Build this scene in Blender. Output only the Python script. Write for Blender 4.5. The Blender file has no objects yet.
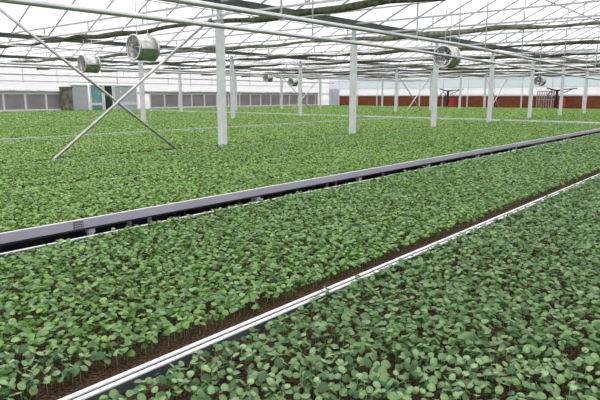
import bpy, math, random
import numpy as np
random.seed(7); rng = np.random.default_rng(11)
SC = bpy.context.scene; COL = SC.collection
H = 1.8; FP = 550.0; PITCH = math.atan(104/550); TH = math.radians(40.9)
Fv = np.array([math.cos(TH)*math.cos(PITCH), math.sin(TH)*math.cos(PITCH), -math.sin(PITCH)])
Rv = np.array([math.sin(TH), -math.cos(TH), 0.0]); Uv = np.cross(Rv, Fv)
CAM = np.array([0, 0, H])

# ------------------------------------------------------------ helpers
class MB:
    def __init__(s): s.v = []; s.f = []; s.mi = []
    def add(s, vs, fs, mi=0):
        n = len(s.v); s.v += [tuple(map(float, v)) for v in vs]
        s.f += [tuple(n+i for i in f) for f in fs]; s.mi += [mi]*len(fs)
    def box(s, x0, x1, y0, y1, z0, z1, mi=0):
        s.add([(x, y, z) for x in (x0, x1) for y in (y0, y1) for z in (z0, z1)],
              [(0,1,3,2), (4,6,7,5), (0,4,5,1), (2,3,7,6), (0,2,6,4), (1,5,7,3)], mi)
    def tube(s, pts, r, n=8, mi=0, cap=True):
        pts = [np.array(p, float) for p in pts]; rings = []
        for i, p in enumerate(pts):
            d = pts[min(i+1, len(pts)-1)] - pts[max(i-1, 0)]; d = d/np.linalg.norm(d)
            up = np.array([0, 0, 1.]) if abs(d[2]) < .9 else np.array([1., 0, 0])
            a = np.cross(d, up); a /= np.linalg.norm(a); b = np.cross(a, d)
            rr = r[i] if isinstance(r, (list, tuple)) else r
            rings.append([p + rr*(math.cos(2*math.pi*k/n)*a + math.sin(2*math.pi*k/n)*b) for k in range(n)])
        vs = [v for ring in rings for v in ring]; fs = []
        for i in range(len(pts)-1):
            for k in range(n):
                fs.append((i*n+k, i*n+(k+1) % n, (i+1)*n+(k+1) % n, (i+1)*n+k))
        if cap: fs += [tuple(range(n))[::-1], tuple((len(pts)-1)*n+k for k in range(n))]
        s.add(vs, fs, mi)
    def bar(s, a, b, w, h, mi=0):
        a = np.array(a, float); b = np.array(b, float); d = (b-a)/np.linalg.norm(b-a)
        up = np.array([0, 0, 1.]) if abs(d[2]) < .95 else np.array([1., 0, 0])
        u = np.cross(d, up); u /= np.linalg.norm(u); v = np.cross(u, d)
        vs = [p + su*u*w/2 + sv*v*h/2 for p in (a, b) for su in (-1, 1) for sv in (-1, 1)]
        s.add(vs, [(0,1,3,2), (4,6,7,5), (0,4,5,1), (2,3,7,6), (0,2,6,4), (1,5,7,3)], mi)
    def ring(s, c, axis, r0, r1, w, n=28, mi=0):
        """hollow drum along axis; r0 inner, r1 outer, w width"""
        c = np.array(c, float); ax = np.array(axis, float); ax /= np.linalg.norm(ax)
        a = np.cross(ax, [0, 0, 1.]); a /= np.linalg.norm(a); b = np.cross(a, ax); vs = []
        for k in range(n):
            d = math.cos(2*math.pi*k/n)*a + math.sin(2*math.pi*k/n)*b
            for rr, o in ((r0, -w/2), (r1, -w/2), (r1, w/2), (r0, w/2)): vs.append(c + d*rr + ax*o)
        fs = []
        for k in range(n):
            i, j = 4*k, 4*((k+1) % n)
            for q in range(4): fs.append((i+q, i+(q+1) % 4, j+(q+1) % 4, j+q))
        s.add(vs, fs, mi)
    def build(s, name, mats, parent=None, smooth=False):
        m = bpy.data.meshes.new(name); m.from_pydata(s.v, [], s.f)
        for mt in (mats if isinstance(mats, (list, tuple)) else [mats]): m.materials.append(mt)
        m.polygons.foreach_set('material_index', s.mi)
        if smooth: m.polygons.foreach_set('use_smooth', [True]*len(s.f))
        m.update()
        o = bpy.data.objects.new(name, m); COL.objects.link(o)
        if parent: o.parent = parent
        return o

def tag(o, label, cat, group=None, kind=None):
    if label: o['label'] = label
    if cat: o['category'] = cat
    if group: o['group'] = group
    if kind: o['kind'] = kind
    return o
def empty(name, loc, rz=0):
    o = bpy.data.objects.new(name, None); COL.objects.link(o)
    o.location = loc; o.rotation_euler.z = rz; o.empty_display_size = .05
    return o
def copy_tree(o, parent=None):
    c = o.copy(); COL.objects.link(c)
    if parent: c.parent = parent
    for ch in [x for x in KIDS.get(o.name, [])]: copy_tree(ch, c)
    return c
KIDS = {}

# ------------------------------------------------------------ materials
def mat(name, col, rough=.5, metal=0, noise=None, scale=5, spec=.5, bump=0, trans=0):
    m = bpy.data.materials.new(name); m.use_nodes = True; nt = m.node_tree; N = nt.nodes; L = nt.links
    b = N['Principled BSDF']; b.inputs['Base Color'].default_value = (*col, 1)
    b.inputs['Roughness'].default_value = rough; b.inputs['Metallic'].default_value = metal
    b.inputs['Specular IOR Level'].default_value = spec
    if noise is not None or bump:
        tc = N.new('ShaderNodeTexCoord'); nz = N.new('ShaderNodeTexNoise')
        nz.inputs['Scale'].default_value = scale; nz.inputs['Detail'].default_value = 5
        L.new(tc.outputs['Object'], nz.inputs['Vector'])
        if noise is not None:
            cr = N.new('ShaderNodeValToRGB'); cr.color_ramp.elements[0].position = .35; cr.color_ramp.elements[1].position = .65
            cr.color_ramp.elements[0].color = (*noise, 1); cr.color_ramp.elements[1].color = (*col, 1)
            L.new(nz.outputs['Fac'], cr.inputs['Fac']); L.new(cr.outputs['Color'], b.inputs['Base Color'])
        if bump:
            bp = N.new('ShaderNodeBump'); bp.inputs['Strength'].default_value = bump; bp.inputs['Distance'].default_value = .01
            L.new(nz.outputs['Fac'], bp.inputs['Height']); L.new(bp.outputs['Normal'], b.inputs['Normal'])
    return m

def leaf_mat(name, c0, c1, trans):
    m = bpy.data.materials.new(name); m.use_nodes = True; nt = m.node_tree; N = nt.nodes; L = nt.links
    b = N['Principled BSDF']; out = N['Material Output']
    geo = N.new('ShaderNodeNewGeometry'); cr = N.new('ShaderNodeValToRGB')
    cr.color_ramp.elements[0].color = (*c0, 1); cr.color_ramp.elements[1].color = (*c1, 1)
    L.new(geo.outputs['Random Per Island'], cr.inputs['Fac'])
    L.new(cr.outputs['Color'], b.inputs['Base Color'])
    b.inputs['Roughness'].default_value = .34; b.inputs['Specular IOR Level'].default_value = .5
    t = N.new('ShaderNodeBsdfTranslucent'); t.inputs['Color'].default_value = (*trans, 1)
    mx = N.new('ShaderNodeMixShader'); mx.inputs[0].default_value = .28
    L.new(b.outputs[0], mx.inputs[1]); L.new(t.outputs[0], mx.inputs[2]); L.new(mx.outputs[0], out.inputs['Surface'])
    return m

def film_mat(name, col, clear):
    m = bpy.data.materials.new(name); m.use_nodes = True; nt = m.node_tree; N = nt.nodes; L = nt.links
    N.remove(N['Principled BSDF']); out = N['Material Output']
    t = N.new('ShaderNodeBsdfTranslucent'); t.inputs['Color'].default_value = (*col, 1)
    d = N.new('ShaderNodeBsdfDiffuse'); d.inputs['Color'].default_value = (*col, 1)
    p = N.new('ShaderNodeBsdfTransparent'); a = N.new('ShaderNodeMixShader'); a.inputs[0].default_value = .3
    c = N.new('ShaderNodeMixShader'); c.inputs[0].default_value = clear
    L.new(t.outputs[0], a.inputs[1]); L.new(d.outputs[0], a.inputs[2])
    L.new(a.outputs[0], c.inputs[1]); L.new(p.outputs[0], c.inputs[2]); L.new(c.outputs[0], out.inputs['Surface'])
    return m

M = dict(
    leaf_near=leaf_mat('leaf_blue_green', (.025, .095, .018), (.225, .38, .13), (.16, .40, .06)),
    leaf_mid=leaf_mat('leaf_green', (.04, .14, .016), (.26, .46, .10), (.19, .44, .05)),
    leaf_far=leaf_mat('leaf_yellow_lit', (.10, .25, .025), (.31, .52, .09), (.24, .5, .04)),
    stem=mat('stem', (.30, .42, .20), .5, noise=(.22, .30, .14), scale=60),
    soil=mat('potting_soil', (.13, .08, .045), .95, noise=(.003, .002, .001), scale=90, bump=1.0, spec=.15),
    rim=mat('pale_aluminium', (.86, .86, .88), .4, 0, noise=(.78, .78, .80), scale=3),
    gray=mat('grey_aluminium', (.46, .45, .52), .5, 0, noise=(.40, .39, .46), scale=2.5),
    liner_and_gap_shade=mat('dark_grey_liner_and_gap_shade', (.085, .095, .11), .5, noise=(.06, .07, .08), scale=4),
    galv=mat('galvanized_steel', (.60, .63, .64), .5, .15, noise=(.48, .51, .53), scale=9),
    post=mat('post_paint', (.74, .77, .78), .5, 0, noise=(.62, .66, .67), scale=7),
    pipe=mat('pipe_paint', (.62, .65, .65), .36, .9, noise=(.50, .53, .53), scale=3),
    brace=mat('brace_steel', (.66, .65, .63), .32, .9, noise=(.45, .45, .43), scale=8),
    gutter=mat('gutter_green_grey', (.09, .125, .105), .6, 0, noise=(.05, .07, .06), scale=4),
    bar=mat('glazing_bar', (.42, .43, .45), .5, noise=(.34, .35, .37), scale=3),
    screen=mat('shade_screen', (.15, .175, .10), .9, noise=(.05, .06, .035), scale=14, bump=.5, spec=.1),
    screenpale=mat('shade_screen_pale', (.34, .34, .26), .9, noise=(.12, .13, .09), scale=10, bump=.5, spec=.1),
    fandrum=mat('fan_drum', (.78, .78, .76), .3, .85, noise=(.5, .5, .48), scale=9),
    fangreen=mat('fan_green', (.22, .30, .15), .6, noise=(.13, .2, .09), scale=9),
    dark=mat('dark_motor', (.05, .05, .055), .6, noise=(.03, .03, .035), scale=12),
    black=mat('black_plastic', (.02, .02, .022), .6, noise=(.012, .012, .014), scale=12),
    red=mat('red_paint', (.50, .035, .04), .45, noise=(.35, .02, .03), scale=6),
    brown=mat('red_brown_board', (.24, .07, .024), .8, noise=(.16, .045, .015), scale=3),
    white=mat('white_frame', (.82, .82, .80), .5, noise=(.72, .72, .70), scale=3),
    conc=mat('concrete', (.13, .13, .12), .9, noise=(.08, .08, .075), scale=2),
    ground=mat('outside_ground', (.22, .24, .18), .95, noise=(.15, .18, .11), scale=.4),
    winpane=mat('window_dim', (.33, .29, .31), .3, noise=(.24, .22, .23), scale=1.2),
    doorgrey=mat('door_grey', (.50, .55, .60), .5, noise=(.44, .49, .54), scale=3),
    teal=mat('door_teal', (.20, .42, .42), .3, noise=(.12, .28, .30), scale=2),
    doorway=mat('doorway_green', (.03, .055, .03), .9, noise=(.015, .03, .02), scale=4),
    pane=film_mat('wall_film_pink', (.90, .88, .91), .3),
    blue=film_mat('wall_film_blue', (.78, .85, .89), .1),
    roof=film_mat('roof_glass', (.95, .94, .97), .45),
    pinkrack=mat('rack_rods', (.55, .42, .42), .6, noise=(.42, .3, .3), scale=5),
    plate=mat('plate_dark', (.16, .16, .18), .5, noise=(.12, .12, .14), scale=20),
    platelt=mat('plate_ink', (.45, .45, .48), .5, noise=(.40, .40, .43), scale=20),
)

# ------------------------------------------------------------ world, camera
w = bpy.data.worlds.new('World'); SC.world = w; w.use_nodes = True
nt = w.node_tree; bg = nt.nodes['Background']
tc = nt.nodes.new('ShaderNodeTexCoord'); sp = nt.nodes.new('ShaderNodeSeparateXYZ'); cr = nt.nodes.new('ShaderNodeValToRGB')
nt.links.new(tc.outputs['Generated'], sp.inputs[0]); nt.links.new(sp.outputs['Z'], cr.inputs['Fac'])
cr.color_ramp.elements[0].color = (.88, .87, .90, 1); cr.color_ramp.elements[1].color = (1, .985, 1, 1)
nt.links.new(cr.outputs['Color'], bg.inputs['Color']); bg.inputs['Strength'].default_value = 1.75
sun = bpy.data.lights.new('hazy_sun', 'SUN'); sun.energy = 1.4; sun.angle = math.radians(25)
so = bpy.data.objects.new('hazy_sun', sun); COL.objects.link(so); so.rotation_euler = (math.radians(-30), math.radians(18), 0)
cd = bpy.data.cameras.new('camera'); cam = bpy.data.objects.new('camera', cd); COL.objects.link(cam)
cd.sensor_width = 36; cd.lens = FP*36/600; cd.clip_end = 400; cd.clip_start = .05
from mathutils import Matrix
cam.matrix_world = Matrix([[Rv[0], Uv[0], -Fv[0], 0], [Rv[1], Uv[1], -Fv[1], 0], [Rv[2], Uv[2], -Fv[2], H], [0, 0, 0, 1]])
SC.camera = cam
SC.view_settings.view_transform = 'Standard'; SC.view_settings.look = 'None'; SC.view_settings.gamma = 1
SC.view_settings.use_curve_mapping = False; SC.view_settings.exposure = 0.0
SC.cycles.transparent_max_bounces = 24

# ------------------------------------------------------------ setting
XE = 47.9; YE = 37.3; X0 = -6; Y0 = -10.7
GY = [-10.7, -1.1, 8.5, 18.1, 27.7, 37.3]; GZ = 3.55
b = MB(); b.box(X0, XE, Y0, YE, -.1, 0); b.build('floor', M['conc'])['kind'] = 'structure'
b = MB(); b.box(-150, 200, -150, 200, -.3, -.11); b.build('ground', M['ground'])['kind'] = 'structure'
RISE = 2.3
for i in range(5):
    ya, yb = GY[i], GY[i+1]; ym = (ya+yb)/2; zr = GZ+.15+RISE; zg = GZ+.15
    b = MB()
    b.add([(X0, ya, zg), (XE, ya, zg), (XE, ym, zr), (X0, ym, zr)], [(0,1,2,3)])
    b.add([(X0, ym, zr), (XE, ym, zr), (XE, yb, zg), (X0, yb, zg)], [(0,1,2,3)])
    c = b.build('ceiling', M['roof']); c['kind'] = 'structure'
    g = MB()
    x = 7.42-4.5*3
    while x < XE-.1:
        if x > X0:
            g.bar((x, ya, zg-.03), (x, ym, zr-.03), .024, .035); g.bar((x, ym, zr-.03), (x, yb, zg-.03), .024, .035)
        x += 4.5/4
    g.build('glazing_bars', M['bar'], c)
    g = MB(); g.bar((X0, ym, zr-.05), (XE, ym, zr-.05), .08, .08); g.build('ridge_beam', M['bar'], c)
    # purlins halfway up both slopes
    g = MB()
    for yy in (ya+(ym-ya)/2, ym+(yb-ym)/2): g.bar((X0, yy, (zg+zr)/2-.06), (XE, yy, (zg+zr)/2-.06), .03, .03)
    g.build('purlins', M['bar'], c)
# gutters
ords = ['first', 'second', 'third', 'fourth', 'fifth', 'sixth', 'seventh', 'eighth', 'ninth', 'tenth', 'eleventh', 'twelfth']
for n, gy in enumerate(GY[2:5]):
    b = MB(); b.add([(X0, gy-.08, GZ+.13), (X0, gy-.05, GZ+.0), (X0, gy+.05, GZ+.0), (X0, gy+.08, GZ+.13),
                     (XE-.1, gy-.08, GZ+.13), (XE-.1, gy-.05, GZ+.0), (XE-.1, gy+.05, GZ+.0), (XE-.1, gy+.08, GZ+.13)],
                    [(0,4,5,1), (1,5,6,2), (2,6,7,3), (0,1,2,3), (4,7,6,5), (0,3,7,4)])
    tag(b.build('roof_gutter', M['gutter']), 'long grey-green roof gutter above the %s row of posts' % ['front', 'middle', 'back'][n], 'gutter')

# left wall (along X at y = YE): glazed, low window band
b = MB(); b.box(X0, XE, YE, YE+.05, 0, .8); b.box(45.95, XE, YE, YE+.05, .8, 2.0); b.box(24.1, 25.2, YE, YE+.05, .8, 2.0); b.box(18.45, 18.84, YE, YE+.05, .8, 2.0); b.box(X0, 18.9, YE, YE+.05, 2.0, GZ+.15); b.box(18.9, 24.1, YE, YE+.05, 2.65, GZ+.15); b.box(24.1, XE, YE, YE+.05, 2.0, GZ+.15)
wl = b.build('wall_left', M['pane']); wl['kind'] = 'structure'
b = MB()
for z, hh in ((2.02, .10), (2.75, .05), (3.2, .04)): b.box(X0, XE if z < 2.5 else XE, YE-.06, YE, z-hh/2, z+hh/2) if z > 2.5 else (b.box(X0, 18.85, YE-.06, YE, z-hh/2, z+hh/2), b.box(24.15, XE, YE-.06, YE, z-hh/2, z+hh/2))
b.build('wall_rails', M['galv'], wl)
b = MB(); x = 9.0
while x < XE-1:
    b.box(x-.02, x+.02, YE-.05, YE, 2.66, 3.6); x += 2.25
b.build('wall_mullions', M['white'], wl)
b = MB(); x = 9.0        # bunched side curtain above the windows
pts = []; 
while x < 46:
    pts.append((x, YE-.16, 2.12+random.uniform(-.03, .03))); x += .35
for seg in ([p for p in pts if p[0] < 18.6], [p for p in pts if p[0] > 24.4]):
    b.tube(seg, [random.uniform(.05, .10) for _ in seg], 7)
tag(b.build('side_curtain', M['galv'], smooth=True), 'bunched grey side curtain above the far left window band', 'curtain')
k = 1; x = 9.0
while x < 45.5:
    x1 = min(x+1.35, 45.9)
    if not (x1 > 18.7 and x < 24.3):
        b = MB()
        b.box(x, x+.08, YE-.05, YE+.02, .8, 1.98); b.box(x1-.04, x1, YE-.05, YE+.02, .8, 1.98)
        b.box(x+.08, x1-.04, YE-.05, YE+.02, 1.9, 1.98); b.box(x+.08, x1-.04, YE-.05, YE+.02, .8, .95)
        fr = b.build('window_%d' % k, M['white']); fr['kind'] = 'structure'
        b = MB(); b.box(x+.08, x1-.04, YE, YE+.01, .95, 1.9); b.build('pane', M['winpane'], fr); k += 1
    x += 1.35
# doors in the left wall
def door(n, x0, x1, m, extra=None):
    b = MB()
    b.box(x0, x0+.09, YE-.08, YE+.04, 0, 2.6); b.box(x1-.09, x1, YE-.08, YE+.04, 0, 2.6); b.box(x0+.09, x1-.09, YE-.08, YE+.04, 2.52, 2.6)
    fr = b.build('door_%d' % n, M['white']); fr['kind'] = 'structure'
    b = MB(); b.box(x0+.09, x1-.09, YE-.02, YE+.02, 0, 2.52); b.build('door_panel', m, fr)
    if extra: 
        b = MB(); b.box(x0+.09, x1-.09, YE-.06, YE-.025, 1.15, 1.32); b.build('middle_rail', M['white'], fr)
    return fr
door(1, 18.85, 20.15, M['doorgrey']); door(2, 20.25, 21.25, M['teal'], True)
fr = door(3, 21.3, 22.08, M['doorway']); door(4, 22.12, 24.08, M['doorgrey'], True)
b = MB(); b.ring((22.7, YE-.05, 2.1), (0, 1, 0), 0.0, .11, .06, 16)
tag(b.build('wall_lamp', M['white']), 'small round white fitting on the grey panel right of the doorway', 'lamp')
b = MB(); b.box(18.05, 18.75, YE-.5, YE-.1, 0, 2.35); b.box(18.0, 18.8, YE-.53, YE-.1, 2.35, 2.42)
tag(b.build('storage_cabinet', mat('cabinet_mottled', (.24, .25, .17), .8, noise=(.07, .08, .05), scale=4)), 'tall dark mottled cabinet left of the pale grey door', 'cabinet')

# right wall (at x = XE): red-brown boards below, pale film above
b = MB(); b.box(XE, XE+.05, Y0, YE, 0, .75); b.box(XE, XE+.05, Y0, YE, 1.92, 2.55)
wr = b.build('wall_right', M['pane']); wr['kind'] = 'structure'
b = MB(); b.box(XE, XE+.05, Y0, YE, 2.55, 3.35); b.build('blue_film', M['blue'], wr)
b = MB(); b.box(XE, XE+.05, Y0, YE, 3.35, GZ+.15)
for i in range(5):
    ya, yb = GY[i], GY[i+1]; ym = (ya+yb)/2
    b.add([(XE+.02, ya, GZ+.15), (XE+.02, yb, GZ+.15), (XE+.02, ym, GZ+.15+RISE)], [(0, 1, 2)])
b.build('gable_film', M['pane'], wr)
b = MB(); b.box(XE-.02, XE+.05, Y0, YE-1.35, .75, 1.80); b.build('lower_boards', M['brown'], wr)
b = MB(); b.box(XE-.03, XE+.03, YE-1.35, YE, .75, 2.5); b.build('corner_panel', M['doorgrey'], wr)
b = MB(); b.box(XE-.08, XE+.05, Y0, YE-1.35, 1.80, 1.93); b.box(XE-.06, XE, Y0, YE, 2.53, 2.58); b.box(XE-.06, XE, Y0, YE, 3.33, 3.39)
b.build('wall_sill', M['white'], wr)
b = MB(); y = YE-1.35
while y > 0:
    b.box(XE-.10, XE-.03, y-.05, y+.05, .75, 1.8); b.box(XE-.05, XE, y-.03, y+.03, 1.93, 3.6); y -= 2.4
b.build('wall_mullions', M['white'], wr)

# ------------------------------------------------------------ benches
def bench(x0, x1, y0, y1, label, legstep, ztop=.83, endtop=.83, near='gray', zlow=.775, ztop2=.83, soil_l=None):
    root = empty('growing_bench', ((x0+x1)/2, (y0+y1)/2, 0)); tag(root, label, 'bench', 'long seedling benches')
    ox, oy = root.location.x, root.location.y
    X0_, X1_, Y0_, Y1_ = x0-ox, x1-ox, y0-oy, y1-oy
    b = MB()
    b.box(X0_, X1_, Y0_, Y1_, .762, .775); b.build('bench_pan', M['liner_and_gap_shade'], root)
    def rail(ya, yb, xin, top):
        # outer box with pale lip on top, dark liner on the inner face
        b = MB(); b.box(X0_, X1_, ya, yb, zlow if xin > 0 else .775, top-.006, 0); b.box(X0_, X1_, ya-(.001 if xin > 0 else .004), yb+(.004 if xin > 0 else .001), top-.006, top, 1)
        yi = (yb, yb+.003) if xin > 0 else (ya-.003, ya)
        b.box(X0_, X1_, yi[0], yi[1], .776, top-.004, 2)
        return b.build('side_rail', [M[near], M['rim'], M['liner_and_gap_shade']], root)
    r1 = rail(Y0_, Y0_+.014, 1, ztop); rail(Y1_-.014, Y1_, -1, ztop2)
    for xa in (X0_, X1_-.014):
        b = MB(); b.box(xa, xa+.014, Y0_+.018, Y1_-.018, .775, endtop if xa == X0_ else .83); b.build('end_rail', M['rim'], root)
    x = x0+.35 if legstep > 3 else 2.15-1.88
    while x < x1-.2:
        for yy in (Y0_+.03, Y1_-.07):
            b = MB(); b.box(x-ox-.02, x-ox+.02, yy, yy+.04, .0, .762); b.box(x-ox-.027, x-ox+.027, yy-.01, yy+.05, .72, .761)
            b.box(x-ox-.05, x-ox+.05, yy-.02, yy+.06, .0, .012)
            b.build('leg', M['galv'], root)
        x += legstep
    b = MB(); b.box(x0+.016, x1-.016, y0+.018, y1-.018, .7752, .788)
    tag(b.build('potting_soil', M['soil']), soil_l, 'soil', None, 'stuff')
    return root, r1
XA0, XA1, XB0, XB1 = -.95, 21.75, 22.25, 46.6
B = [  # y0, y1, label words
    (-.32, 1.628, 'nearest grey-railed bench of seedlings filling the lower right corner', 'nearest bench at lower right'),
    (1.648, 3.60, 'second bench of seedlings between the thin double white rail and the dark gap', 'bench between the white rail and the dark gap'),
    (4.05, 6.15, 'bench with the broad grey side rail facing the dark diagonal gap', 'bench behind the broad grey rail'),
    (6.16, 8.43, 'seedling bench running along the near side of the front row of posts', 'bench just before the front post row'),
    (8.57, 10.75, 'seedling bench just behind the front row of posts', 'bench just behind the front post row'),
    (10.76, 12.9, 'seedling bench in front of the thin white rail across the left field', 'bench in front of the thin white rail'),
    (12.93, 15.4, 'seedling bench whose thin white near rail shows across the left field', 'bench behind the thin white rail'),
    (15.41, 18.03, 'seedling bench along the near side of the middle row of posts', 'bench before the middle post row'),
    (18.17, 21.4, 'seedling bench just behind the middle row of posts', 'bench behind the middle post row'),
    (21.41, 24.4, 'seedling bench midway between the middle and back rows of posts', 'bench midway to the back post row'),
    (24.41, 27.63, 'seedling bench along the near side of the back row of posts', 'bench before the back post row'),
    (27.77, 30.9, 'seedling bench just behind the back row of posts', 'bench behind the back post row'),
    (30.91, 33.8, 'seedling bench second from the far left wall', 'bench second from the far left wall'),
    (33.81, 36.6, 'seedling bench against the far left wall with the doors', 'bench against the far left wall'),
]
for i, (y0, y1, lab, sl) in enumerate(B):
    r, r1 = bench(XA0, XA1, y0, y1, lab, 1.88 if i < 3 else 4.4, ztop={2: .85, 6: .868}.get(i, .83 if i < 2 else .80), ztop2=.83 if i < 2 else .80, zlow=.765 if i == 2 else .775, near='liner_and_gap_shade' if i < 2 else 'gray',  # side rails of the first two benches painted dark as shade between them
                  soil_l='dark brown potting soil in the ' + sl)
    if i == 2:
        ox, oy = r.location.x, r.location.y
        b = MB(); xc = 2.03-ox; yf = y0-oy
        b.box(xc-.04, xc+.04, yf-.004, yf, .772, .838)
        p = b.build('label_plate', M['plate'], r)
        p['label'] = 'small dark square label plate on the grey rail'
        b = MB()
        for q in range(3): b.box(xc-.028, xc+.028 - .012*(q % 2), yf-.006, yf-.004, .783+q*.018, .789+q*.018)
        b.box(xc-.030, xc-.026, yf-.006, yf-.004, .778, .832); b.box(xc+.030, xc+.034, yf-.006, yf-.004, .778, .832)
        b.build('plate_marks', M['platelt'], p)
for i, (y0, y1, lab, sl) in enumerate(B):
    if i < 2: continue
    bench(XB0, XB1, y0, y1, 'distant ' + lab.replace('bench', 'bench beyond the cross aisle,', 1).replace('bench beyond the cross aisle,', 'bench beyond the cross aisle, in line with the', 1) if False else
          ['', '', 'far seedling bench past the cross aisle, nearest the right edge of the photo', 'far seedling bench past the cross aisle, just before the front post row',
           'far seedling bench past the cross aisle, just behind the front post row', 'far seedling bench past the cross aisle, second behind the front post row',
           'far seedling bench past the cross aisle, third behind the front post row', 'far seedling bench past the cross aisle, just before the middle post row',
           'far seedling bench past the cross aisle, just behind the middle post row', 'far seedling bench past the cross aisle, midway to the back post row',
           'far seedling bench past the cross aisle, just before the back post row', 'far seedling bench past the cross aisle, just behind the back post row',
           'far seedling bench past the cross aisle, second from the far left wall', 'far seedling bench past the cross aisle, against the far left wall'][i],
          6.0, endtop=.875, ztop=.80, ztop2=.80, soil_l='dark soil past the cross aisle, in line with the ' + sl)

# ------------------------------------------------------------ seedlings
def leaf_template(lod):
    if lod == 0:   # rounded oval with folded midrib, drooping tip
        xs = [0, .10, .32, .60, .85, 1.0]; ws = [.0, .27, .43, .44, .27, .0]
        vs = []; fs = []
        for x, wd in zip(xs, ws):
            z = .10*math.sin(math.pi*x*.8)-.16*x*x
            if wd == 0: vs.append((x, 0, z))
            else: vs += [(x, wd, z+.10*wd-.30*wd*wd), (x, 0, z), (x, -wd, z+.10*wd-.30*wd*wd)]
        fs = [(0, 2, 1), (0, 3, 2)]
        for k in range(3):
            a = 1+3*k; fs += [(a, a+1, a+4, a+3), (a+1, a+2, a+5, a+4)]
        fs += [(10, 11, 13), (11, 12, 13)]
        return np.array(vs), fs
    if lod == 1:
        vs = [(0, 0, 0), (.28, .42, .05), (.28, -.42, .05), (.78, .34, 0), (.78, -.34, 0), (1, 0, -.12), (.5, 0, .10)]
        return np.array(vs), [(0, 6, 1), (0, 2, 6), (1, 6, 3), (2, 4, 6), (6, 5, 3), (6, 4, 5)]
    vs = [(0, 0, 0), (.5, -.45, .02), (1, 0, -.10), (.5, .45, .02)]
    return np.array(vs), [(0, 1, 2, 3)]

def inst(tv, tf, pos, yaw, pitch, roll, sc):
    """numpy instancing: returns verts (N*n,3) and list-like faces arrays"""
    n = len(pos); v = np.repeat(tv[None], n, 0)*sc[:, None, None]
    c, s = np.cos(roll)[:, None], np.sin(roll)[:, None]
    y = v[:, :, 1]*c - v[:, :, 2]*s; z = v[:, :, 1]*s + v[:, :, 2]*c; x = v[:, :, 0]
    c, s = np.cos(pitch)[:, None], np.sin(pitch)[:, None]
    x2 = x*c - z*s; z2 = x*s + z*c
    c, s = np.cos(yaw)[:, None], np.sin(yaw)[:, None]
    X = x2*c - y*s; Y = x2*s + y*c
    return (np.stack([X, Y, z2], -1) + pos[:, None, :]).reshape(-1, 3)

def visible(x, y, z=.85, mg=0):
    d0, d1, d2 = x-CAM[0], y-CAM[1], z-CAM[2]
    dep = d0*Fv[0]+d1*Fv[1]+d2*Fv[2]; dep = np.maximum(dep, 1e-3)
    px = 300+FP*(d0*Rv[0]+d1*Rv[1]+d2*Rv[2])/dep; py = 200-FP*(d0*Uv[0]+d1*Uv[1]+d2*Uv[2])/dep
    m = mg*FP/dep
    return (px > -8-m) & (px < 608+m) & (py < 412+m) & (dep > .05), px, py, dep

DM = [0, 4.2, 6.5, 10, 16, 26, 70]         # distance bands
dens = [500, 430, 320, 200, 105, 50]; lsc = [1, 1.03, 1.18, 1.42, 1.8, 2.5]
P = []   # x,y,band,benchindex
fields = [(XA0+.06, XA1-.03, B)] + [(XB0+.05, XB1-.05, B[2:])]
for fx0, fx1, bl in fields:
    for bi, (y0, y1, *_r) in enumerate(bl):
        gi = bi if bl is B else bi+2
        for k in range(6):
            st = 1/math.sqrt(dens[k])
            lo = y0+(.135 if gi == 1 and bl is B else .05); hi = y1-(.018 if gi == 0 else .045 if gi == 1 else .035)
            xs = np.arange(fx0+st/2, fx1, st); ys = np.arange(lo+st/2-.01, hi, st)
            gx, gy = np.meshgrid(xs, ys); gx = gx.ravel(); gy = gy.ravel()
            d = np.hypot(gx, gy); keep = (d >= DM[k]) & (d < DM[k+1]) & ~((gi == 1) & (gx < 2.0) & (gy > hi-.045)) & ~((gi == 0) & (gx < 1.9) & (gy > hi-.05)); gx, gy = gx[keep], gy[keep]
            if not len(gx): continue
            gx = gx+rng.normal(0, st*.24, len(gx)); gy = np.clip(gy+rng.normal(0, st*.24, len(gx)), lo-.01, hi+.01)
            vis, *_ = visible(gx, gy, mg=1.1 if k < 2 else 1.6); gx, gy = gx[vis], gy[vis]
            P.append(np.stack([gx, gy, np.full(len(gx), k), np.full(len(gx), gi)], 1))
P = np.concatenate(P)
miss = rng.random(len(P)) < .045; P = P[~miss]
# low-frequency height unevenness
hn = (np.sin(P[:, 0]*3.1+P[:, 1]*2.3)+np.sin(P[:, 0]*7.7-P[:, 1]*5.2+1)+np.sin(P[:, 1]*9.1+P[:, 0]*1.7+2))/3
HT = .057+.009*hn+rng.normal(0, .007, len(P))
v, px, py, dep = visible(P[:, 0], P[:, 1], mg=0)
inframe = (px > 4) & (px < 596) & (py < 398) & v
order = np.argsort(np.where(inframe, dep, 1e9))[:300]
single = np.zeros(len(P), bool); single[order] = True

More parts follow.
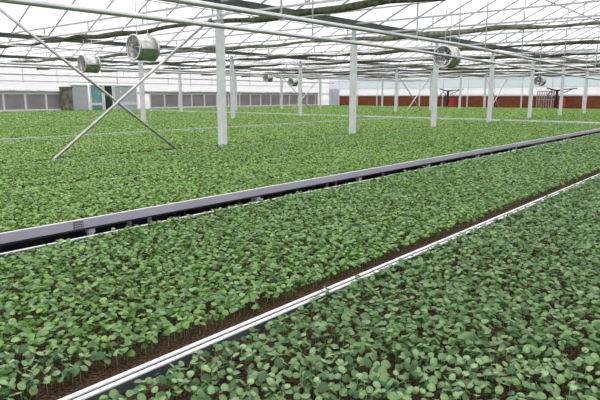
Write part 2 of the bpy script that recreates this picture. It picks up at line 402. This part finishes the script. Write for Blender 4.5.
# six seedling prototypes with stem and leaves as parts
lt, lf = leaf_template(0)
lm = bpy.data.meshes.new('leaf'); lm.from_pydata([tuple(v) for v in lt], [], lf); lm.materials.append(M['leaf_near'])
lm.polygons.foreach_set('use_smooth', [True]*len(lf))
lms = []
for q in range(4):   # shades of leaf
    m2 = lm.copy(); t = q/3
    c = [(.028+t*.18), (.10+t*.25), (.02+t*.10)]
    mm = mat('leaf_shade', c, .34, noise=[u*.8 for u in c], scale=3, spec=.5)
    m2.materials.clear(); m2.materials.append(mm); lms.append(m2)
def make_seedling(h, q):
    root = empty('seedling', (0, 0, 0)); kids = []
    b = MB(); b.tube([(0, 0, 0), (.002, .001, h*.5), (0, 0, h)], [.0014, .0012, .001], 6)
    kids.append(b.build('stem', M['stem'], root, True))
    nl = 4 + (q % 2); a0 = random.uniform(0, 6.28)
    for i in range(nl):
        l = bpy.data.objects.new('leaf', lms[(q+i) % 4]); COL.objects.link(l); l.parent = root
        zz = h*(.80 if i < 2 else 1.0)+random.uniform(-.005, .006); a = a0+i*math.pi*(1 if i % 2 else 0)+(i//2)*1.5+random.uniform(-.4, .4)
        s = random.uniform(.024, .036)*(.85 if i == 4 else 1)
        l.location = (.003*math.cos(a), .003*math.sin(a), zz)
        l.rotation_euler = (random.uniform(-.65, .65), -random.uniform(-.6, .45), a); l.scale = (s, s, s)
        kids.append(l)
    KIDS[root.name] = kids
    return root
protos = [make_seedling(.050+.003*(q % 3), q) for q in range(6)]
used = set()
for n, i in enumerate(order):
    q = n % 6
    if q not in used: o = protos[q]; used.add(q)
    else: o = copy_tree(protos[q])
    o.location = (P[i, 0], P[i, 1], .787); o.rotation_euler.z = random.uniform(0, 6.28)
    s = max(.75, min(1.25, HT[i]/.052)); o.scale = (1, 1, s)
    if P[i, 3] == 0: tag(o, 'blue-green seedling in the front rows of the nearest bench', 'seedling', 'seedlings at the front of the nearest bench')
    else: tag(o, 'blue-green seedling beside the white rail, lower left corner', 'seedling', 'seedlings at the front of the second bench')

R_ = P[~single]; HR = HT[~single]
allv = []; loops = []; starts = []; totals = []; mids = []; base = 0; ls = 0
for k in range(6):
    sel = R_[:, 2] == k; pp = R_[sel]; hh = HR[sel]
    if not len(pp): continue
    lod = 0 if k == 0 else (1 if k <= 2 else 2)
    tv, tf = leaf_template(lod); nl = 4
    n = len(pp); a0 = rng.uniform(0, 6.28, n)
    zb = .787
    for i in range(nl+(1 if k < 2 else 0)):
        if i == 4: sub = rng.random(n) < .5
        else: sub = np.ones(n, bool)
        m = sub.sum(); yaw = (a0 + (i % 2)*math.pi + (i//2)*1.5)[sub] + rng.uniform(-.45, .45, m)
        z = zb + hh[sub]*(.78 if i < 2 else 1.0)*(1 if k < 3 else 1.05) + rng.uniform(-.006, .007, m)
        sc = rng.uniform(.023, .036, m)*lsc[k]
        pos = np.stack([pp[sub, 0], pp[sub, 1], z], 1)
        V = inst(tv, tf, pos, yaw, rng.uniform(-.65, .45, m), rng.uniform(-.65, .65, m), sc)
        nv = len(tv)
        # leaf colour by field: farther benches yellower, light through the leaves put into it
        g = pp[sub, 3]; dd = np.hypot(pp[sub, 0], pp[sub, 1])
        mi = np.where(g == 0, 0, np.where(g == 1, np.where(rng.random(m) < .35, 0, 1), np.where((g < 4), np.where(rng.random(m) < .5, 1, 2), 2)))
        for f in tf:
            arr = (np.arange(m)*nv)[:, None] + np.array(f)[None] + base
            loops.append(arr.ravel()); totals.append(np.full(m, len(f))); mids.append(mi)
        allv.append(V); base += len(V)
    if k < 2:   # stems
        sv = np.array([(0.0012, 0, 0), (-.0006, .001, 0), (-.0006, -.001, 0), (0, 0, 1)]); 
        V = sv[None]*np.stack([np.ones(n), np.ones(n), hh], 1)[:, None, :] + np.stack([pp[:, 0], pp[:, 1], np.full(n, .787)], 1)[:, None, :]
        for f in ((0, 1, 3), (1, 2, 3), (2, 0, 3)):
            loops.append(((np.arange(n)*4)[:, None]+np.array(f)[None]+base).ravel()); totals.append(np.full(n, 3)); mids.append(np.full(n, 3))
        allv.append(V.reshape(-1, 3)); base += n*4
V = np.concatenate(allv); L = np.concatenate(loops); T = np.concatenate(totals); MI = np.concatenate(mids)
me = bpy.data.meshes.new('seedling_crop'); me.vertices.add(len(V)); me.vertices.foreach_set('co', V.astype(np.float32).ravel())
me.loops.add(len(L)); me.loops.foreach_set('vertex_index', L.astype(np.int32))
me.polygons.add(len(T)); st = np.zeros(len(T), np.int32); st[1:] = np.cumsum(T)[:-1]
me.polygons.foreach_set('loop_start', st); me.polygons.foreach_set('loop_total', T.astype(np.int32))
for m in ('leaf_near', 'leaf_mid', 'leaf_far', 'stem'): me.materials.append(M[m])
me.polygons.foreach_set('material_index', MI.astype(np.int32)); me.polygons.foreach_set('use_smooth', np.ones(len(T), bool))
me.update(calc_edges=True); me.validate()
crop = bpy.data.objects.new('seedling_crop', me); COL.objects.link(crop)
tag(crop, 'dense carpet of green seedlings covering all the benches behind the front rows', 'seedlings', None, 'stuff')

# ------------------------------------------------------------ posts
def make_post():
    root = empty('support_post', (0, 0, 0)); kids = []
    b = MB(); b.box(-.065, .065, -.065, .065, .015, 3.24); kids.append(b.build('column', M['post'], root))
    b = MB(); b.box(-.13, .13, -.12, .12, 0, .015); kids.append(b.build('base_plate', M['galv'], root))
    b = MB(); b.box(-.09, .09, -.09, .09, 3.24, 3.26); b.box(-.04, .04, -.04, .04, 3.26, GZ-.05)
    kids.append(b.build('head_bracket', M['galv'], root)); KIDS[root.name] = kids
    return root
pp_ = make_post(); first = True
rows = [(8.5, 'front'), (18.1, 'middle'), (27.7, 'back')]
for gy, rn in rows:
    for k in range({'front': 0, 'middle': 1, 'back': 3}[rn], 9):
        x = 7.42+4.5*k
        v_, px_, *_ = visible(np.array([x]), np.array([gy]))
        if not v_[0]: continue
        o = pp_ if first else copy_tree(pp_); first = False
        o.location = (x, gy, 0)
        vis_n = [kk for kk in range({'front': 0, 'middle': 1, 'back': 3}[rn], 9) if visible(np.array([7.42+4.5*kk]), np.array([gy]))[0][0]]
        tag(o, 'pale steel support post, %s from the left in the %s row' % (ords[vis_n.index(k)], rn), 'post', 'support posts of the greenhouse')

# braces
def brace(a, b_, r, label):
    m = MB(); m.tube([a, b_], r, 10); o = m.build('diagonal_brace', M['brace'], None, True); tag(o, label, 'brace', 'diagonal tubes between posts'); return o
brace((2.95, 8.61, .03), (7.30, 8.61, 3.28), .024, 'steel brace tube rising right up to the leftmost front post')
brace((7.44, 8.67, .03), (2.98, 8.67, 3.36), .024, 'steel brace tube falling right across the upper left, behind its crossing partner')
for (xa, gy, wds) in ((29.92, 27.7, 'back row, in front of the far left wall'), (29.92, 18.1, 'middle row, before the brown boards'), (43.42, 18.1, 'middle row, its last bay near the red sprayer')):
    brace((xa+.12, gy-.05, .03), (xa+4.4, gy-.05, 3.2), .03, 'distant brace tube rising right in the ' + wds)
    brace((xa+4.4, gy+.05, .03), (xa+.12, gy+.05, 3.2), .03, 'distant brace tube falling right in the ' + wds)

# ------------------------------------------------------------ trusses and rolled screens
for k in range(0, 9):
    x = 7.42+4.5*k
    root = empty('roof_truss', (x, 13, 3.36)); tag(root, 'slim lattice roof truss, %s from the camera' % ords[k], 'truss', 'roof trusses across the greenhouse')
    b = MB(); b.bar((0, -14.1, .17), (0, 23.9, .46), .035, .035); b.build('top_chord', M['galv'], root)
    b = MB(); b.bar((0, -14.1, -.10), (0, 23.9, .24), .035, .035); b.build('bottom_chord', M['galv'], root)
    y = -13.9
    while y < 24:
        if y > -8:
            b = MB(); zt = .009*y+.03; b.bar((0, y, zt), (0, y, zt+.24), .022, .022); b.build('web_member', M['galv'], root)
        y += 2.4
    # rolled shade screen hanging just beneath the chord
    b = MB(); pts = []; rs = []; y = -1.0; ph = random.uniform(0, 6)
    while y < 37.0:
        t = y % 4.8; sag = -.05*math.sin(math.pi*t/4.8)
        pts.append((x+.09+.015*math.sin(y*2+ph), y, 3.18+.010*y+sag+.015*math.sin(3.3*y+ph)))
        rs.append(.032+.028*abs(math.sin(y*.45+ph))+random.uniform(-.008, .010)); y += .3
    b.tube(pts, rs, 9)
    tag(b.build('rolled_shade_screen', M['screen'] if k % 3 != 1 else M['screenpale'], None, True),
        'bundled %s shade screen slung under the %s truss from the camera' % ('pale cream-green' if k % 3 == 1 else 'olive green', ords[k]), 'shade screen', 'bundled shade screens')
# second, looser screens between trusses, higher up
for k in range(0, 8):
    x = 7.42+4.5*k+2.25
    b = MB(); b.tube([(x, -1.0, 3.52), (x, 37.0, 3.52)], .016, 6)
    for y in (3.7, 13.3, 22.9, 32.5): b.tube([(x, y, 3.52), (x, y, 5.5)], .008, 5)
    tag(b.build('cross_rod', M['galv'], None, True), 'thin horizontal rod under the roof between the %s and %s trusses' % (ords[k], ords[k+1]), 'rod')

# ------------------------------------------------------------ pipes along the house
def pipe(y, z0, z1, r, label, hang, xs=-1.0, xe=46.5, top=5.6):
    root = empty('heating_pipe', (xs, y, z0)); tag(root, label, 'pipe', 'long overhead pipes')
    zz = lambda x: (z1-z0)*(max(x-9, 0)/30)
    b = MB(); b.tube([(0, 0, 0), (9-xs, 0, 0)] + [(x-xs, 0, zz(x)) for x in (16, 30, 38, xe)], r, 12)
    b.build('pipe_run', M['pipe'], root, True)
    for x in hang:
        b = MB(); h = zz(x)
        t = abs(y-GY[0]) 
        j = max(i for i in range(5) if GY[i] <= y); ym = (GY[j]+GY[j+1])/2; roofz = GZ+.05+RISE*(1-abs(y-ym)/4.8)
        b.tube([(x-xs, 0, roofz-z0), (x-xs, -.0, h+r+.01)], .011, 6)
        b.tube([(x-xs, r*1.25*math.sin(a), h+r*1.25*math.cos(a)) for a in np.linspace(0, 5.2, 12)], .009, 6)
        b.build('pipe_hanger', M['post'], root, True)
    return root
pipe(5.3, 2.635, 2.135, .029, 'lower of the two long pipes running in front of the front post row', [6.4, 11.2, 16.4, 21.2, 29.1])
pipe(4.3, 2.66, 2.16, .029, 'upper of the two long pipes crossing the top of the photo', [4.65, 7.65, 10.2, 12.1, 15.1, 18.2, 24])
pipe(24.0, 3.1, 3.1, .05, 'far pipe below the roof ahead of the back post row, nearer of that pair', [16, 25, 34])
pipe(26.2, 3.1, 3.1, .05, 'far pipe below the roof ahead of the back post row, farther of that pair', [19, 28, 37])
pipe(35.6, 3.12, 3.12, .05, 'farthest long pipe, close to the left wall with the doors', [22, 31, 40])
pipe(16.4, 3.18, 3.1, .02, 'thin pipe running ahead of the middle post row', [14, 19.5, 26, 35])

# ------------------------------------------------------------ fans
def make_fan():
    root = empty('circulation_fan', (0, 0, 0)); kids = []
    R0 = .225
    b = MB(); n = 32
    b.ring((0, 0, 0), (1, 0, 0), R0-.012, R0, .40, 32)
    kids.append(b.build('drum', M['fandrum'], root, True))
    for v in [b]:
        pass
    for sx in (-.2, .2):
        b = MB(); b.ring((sx, 0, 0), (1, 0, 0), R0-.02, R0+.018, .03, 32); kids.append(b.build('end_ring', M['fandrum'], root, True))
        b = MB()
        for rr in (.06, .115, .17): b.ring((sx*1.04, 0, 0), (1, 0, 0), rr-.003, rr+.003, .006, 24)
        for a in np.linspace(0, 2*math.pi, 9)[:-1]:
            b.tube([(sx*1.04, .03*math.cos(a), .03*math.sin(a)), (sx*1.04, (R0-.01)*math.cos(a), (R0-.01)*math.sin(a))], .0055, 5)
        kids.append(b.build('guard', M['galv'], root))
    b = MB(); b.tube([(-.14, 0, 0), (-.13, 0, 0), (.05, 0, 0), (.08, 0, 0)], [.03, .055, .055, .03], 14); kids.append(b.build('motor', M['dark'], root, True))
    b = MB()
    for a in np.linspace(0, 2*math.pi, 6)[:-1]:
        ca, sa = math.cos(a), math.sin(a); d = np.array([0, ca, sa]); t = np.array([0, -sa, ca]); vs = []
        for rr, wd, tw in ((.05, .035, .5), (.12, .055, .38), (.2, .06, .28)):
            for sgn in (-1, 1):
                for th in (-.002, .002): vs.append(d*rr + t*wd*sgn*math.cos(tw) + np.array([.11+wd*sgn*math.sin(tw)+th, 0, 0]))
        fs = []
        for j in (0, 4):
            fs += [(j, j+1, j+5, j+4), (j+2, j+6, j+7, j+3), (j, j+4, j+6, j+2), (j+1, j+3, j+7, j+5)]
        fs += [(0, 2, 3, 1), (8, 9, 11, 10)]
        b.add(vs, fs)
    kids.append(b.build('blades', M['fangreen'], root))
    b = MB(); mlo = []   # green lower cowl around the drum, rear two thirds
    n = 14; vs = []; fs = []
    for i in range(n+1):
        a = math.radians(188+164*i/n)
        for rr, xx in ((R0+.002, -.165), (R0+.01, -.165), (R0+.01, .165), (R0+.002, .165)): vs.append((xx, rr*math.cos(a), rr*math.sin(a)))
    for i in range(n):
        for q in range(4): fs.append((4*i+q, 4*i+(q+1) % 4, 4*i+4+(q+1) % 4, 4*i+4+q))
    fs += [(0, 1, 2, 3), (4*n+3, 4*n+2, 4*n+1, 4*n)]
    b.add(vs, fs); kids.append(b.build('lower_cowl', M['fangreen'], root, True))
    for sx in (-.12, .12):
        b = MB(); b.tube([(sx, 0, R0), (sx, 0, 1.15)], .007, 6); kids.append(b.build('hanging_rod', M['post'], root))
    KIDS[root.name] = kids
    return root
fan = make_fan()
def place(px, py, Y=None, X=None):
    d = Fv*FP + Rv*(px-300) - Uv*(py-200); t = (Y/d[1]) if Y else X/d[0]; return d*t+CAM
for i, (px_, py_, Y_, lab) in enumerate([
        (143, 48, 9.3, 'large drum fan hanging left of the tallest front post, green below'),
        (89, 64, 14.6, 'smaller drum fan hanging at upper left, beyond the large one'),
        (447, 57, 5.8, 'drum fan hanging above the third front post, pipe passing before it'),
        (540, 81, 9.2, 'small round fan hanging at right over the brown boards'),
        (293, 82, 22.0, 'tiny fan hanging beside the middle row near the centre of the photo'),
        (268, 78, 24.6, 'tiny fan hanging farther back, left of the other tiny central fan')]):
    o = fan if i == 0 else copy_tree(fan); p = place(px_, py_, Y=Y_); o.location = p
    tag(o, lab, 'fan', 'hanging circulation fans')

# ------------------------------------------------------------ sprayers near the right wall
def sprayer(px_, X_, label, side):
    p = place(px_, 105, X=X_); root = empty('boom_sprayer', (p[0], p[1], 0)); tag(root, label, 'sprayer', 'red sprayers at the right wall')
    b = MB(); b.box(-.25, .25, -.30, .30, .92, 1.12); b.box(-.20, .20, -.24, .24, 1.12, 1.62); b.box(-.23, .23, -.27, .27, 1.55, 1.60)
    b.build('tank', M['red'], root)
    b = MB(); b.tube([(0, .45*side, .9), (0, .45*side, 2.3)], .11, 10); b.box(-.1, .1, .1*side-.4, .1*side+.4, .88, .92); b.build('mast', M['black'], root)
    b = MB(); b.bar((0, 0, 2.28), (0, .45*side, 2.22), .06, .12); b.bar((0, .45*side, 2.22), (0, 1.25*side, 2.42), .08, .09); b.bar((0, .0, 2.30), (0, -1.0*side, 2.38), .07, .07)
    b.bar((0, -.6*side, 2.3), (0, .2*side, 1.95), .05, .06)
    b.build('boom_arm', M['black'], root)
    b = MB(); b.ring((0, .9*side, 1.85), (1, 0, 0), .22, .27, .05, 20); b.tube([(0, .9*side, 2.1), (0, .9*side, 2.35)], .02, 6); b.build('hose_loop', M['black'], root, True)
    b = MB(); b.box(-.2, .2, -.35, .35, .76, .88)
    b.build('chassis', M['black'], root)
    b = MB()
    for yy in (-.3, .3): b.box(-.04, .04, yy-.03, yy+.03, 0, .76)
    b.build('leg', M['galv'], root)
    return root
sprayer(452, 46.95, 'red tank sprayer with black boom, left of the two before the brown boards', 1)
sprayer(562, 46.95, 'red tank sprayer with black boom, right of the two near the photo edge', 1)
b = MB()
p0 = place(537, 100, X=47.2); p1 = place(556, 100, X=47.2)
for t in np.linspace(0, 1, 9): yy = p0[1]+(p1[1]-p0[1])*t; b.box(47.15, 47.2, yy-.03, yy+.03, 0, 2.2)
b.box(47.1, 47.25, p1[1], p0[1], 2.16, 2.22); b.box(47.1, 47.25, p1[1], p0[1], 1.5, 1.55)
tag(b.build('rod_rack', M['pinkrack']), 'rack of reddish upright rods beside the right red sprayer', 'rack')
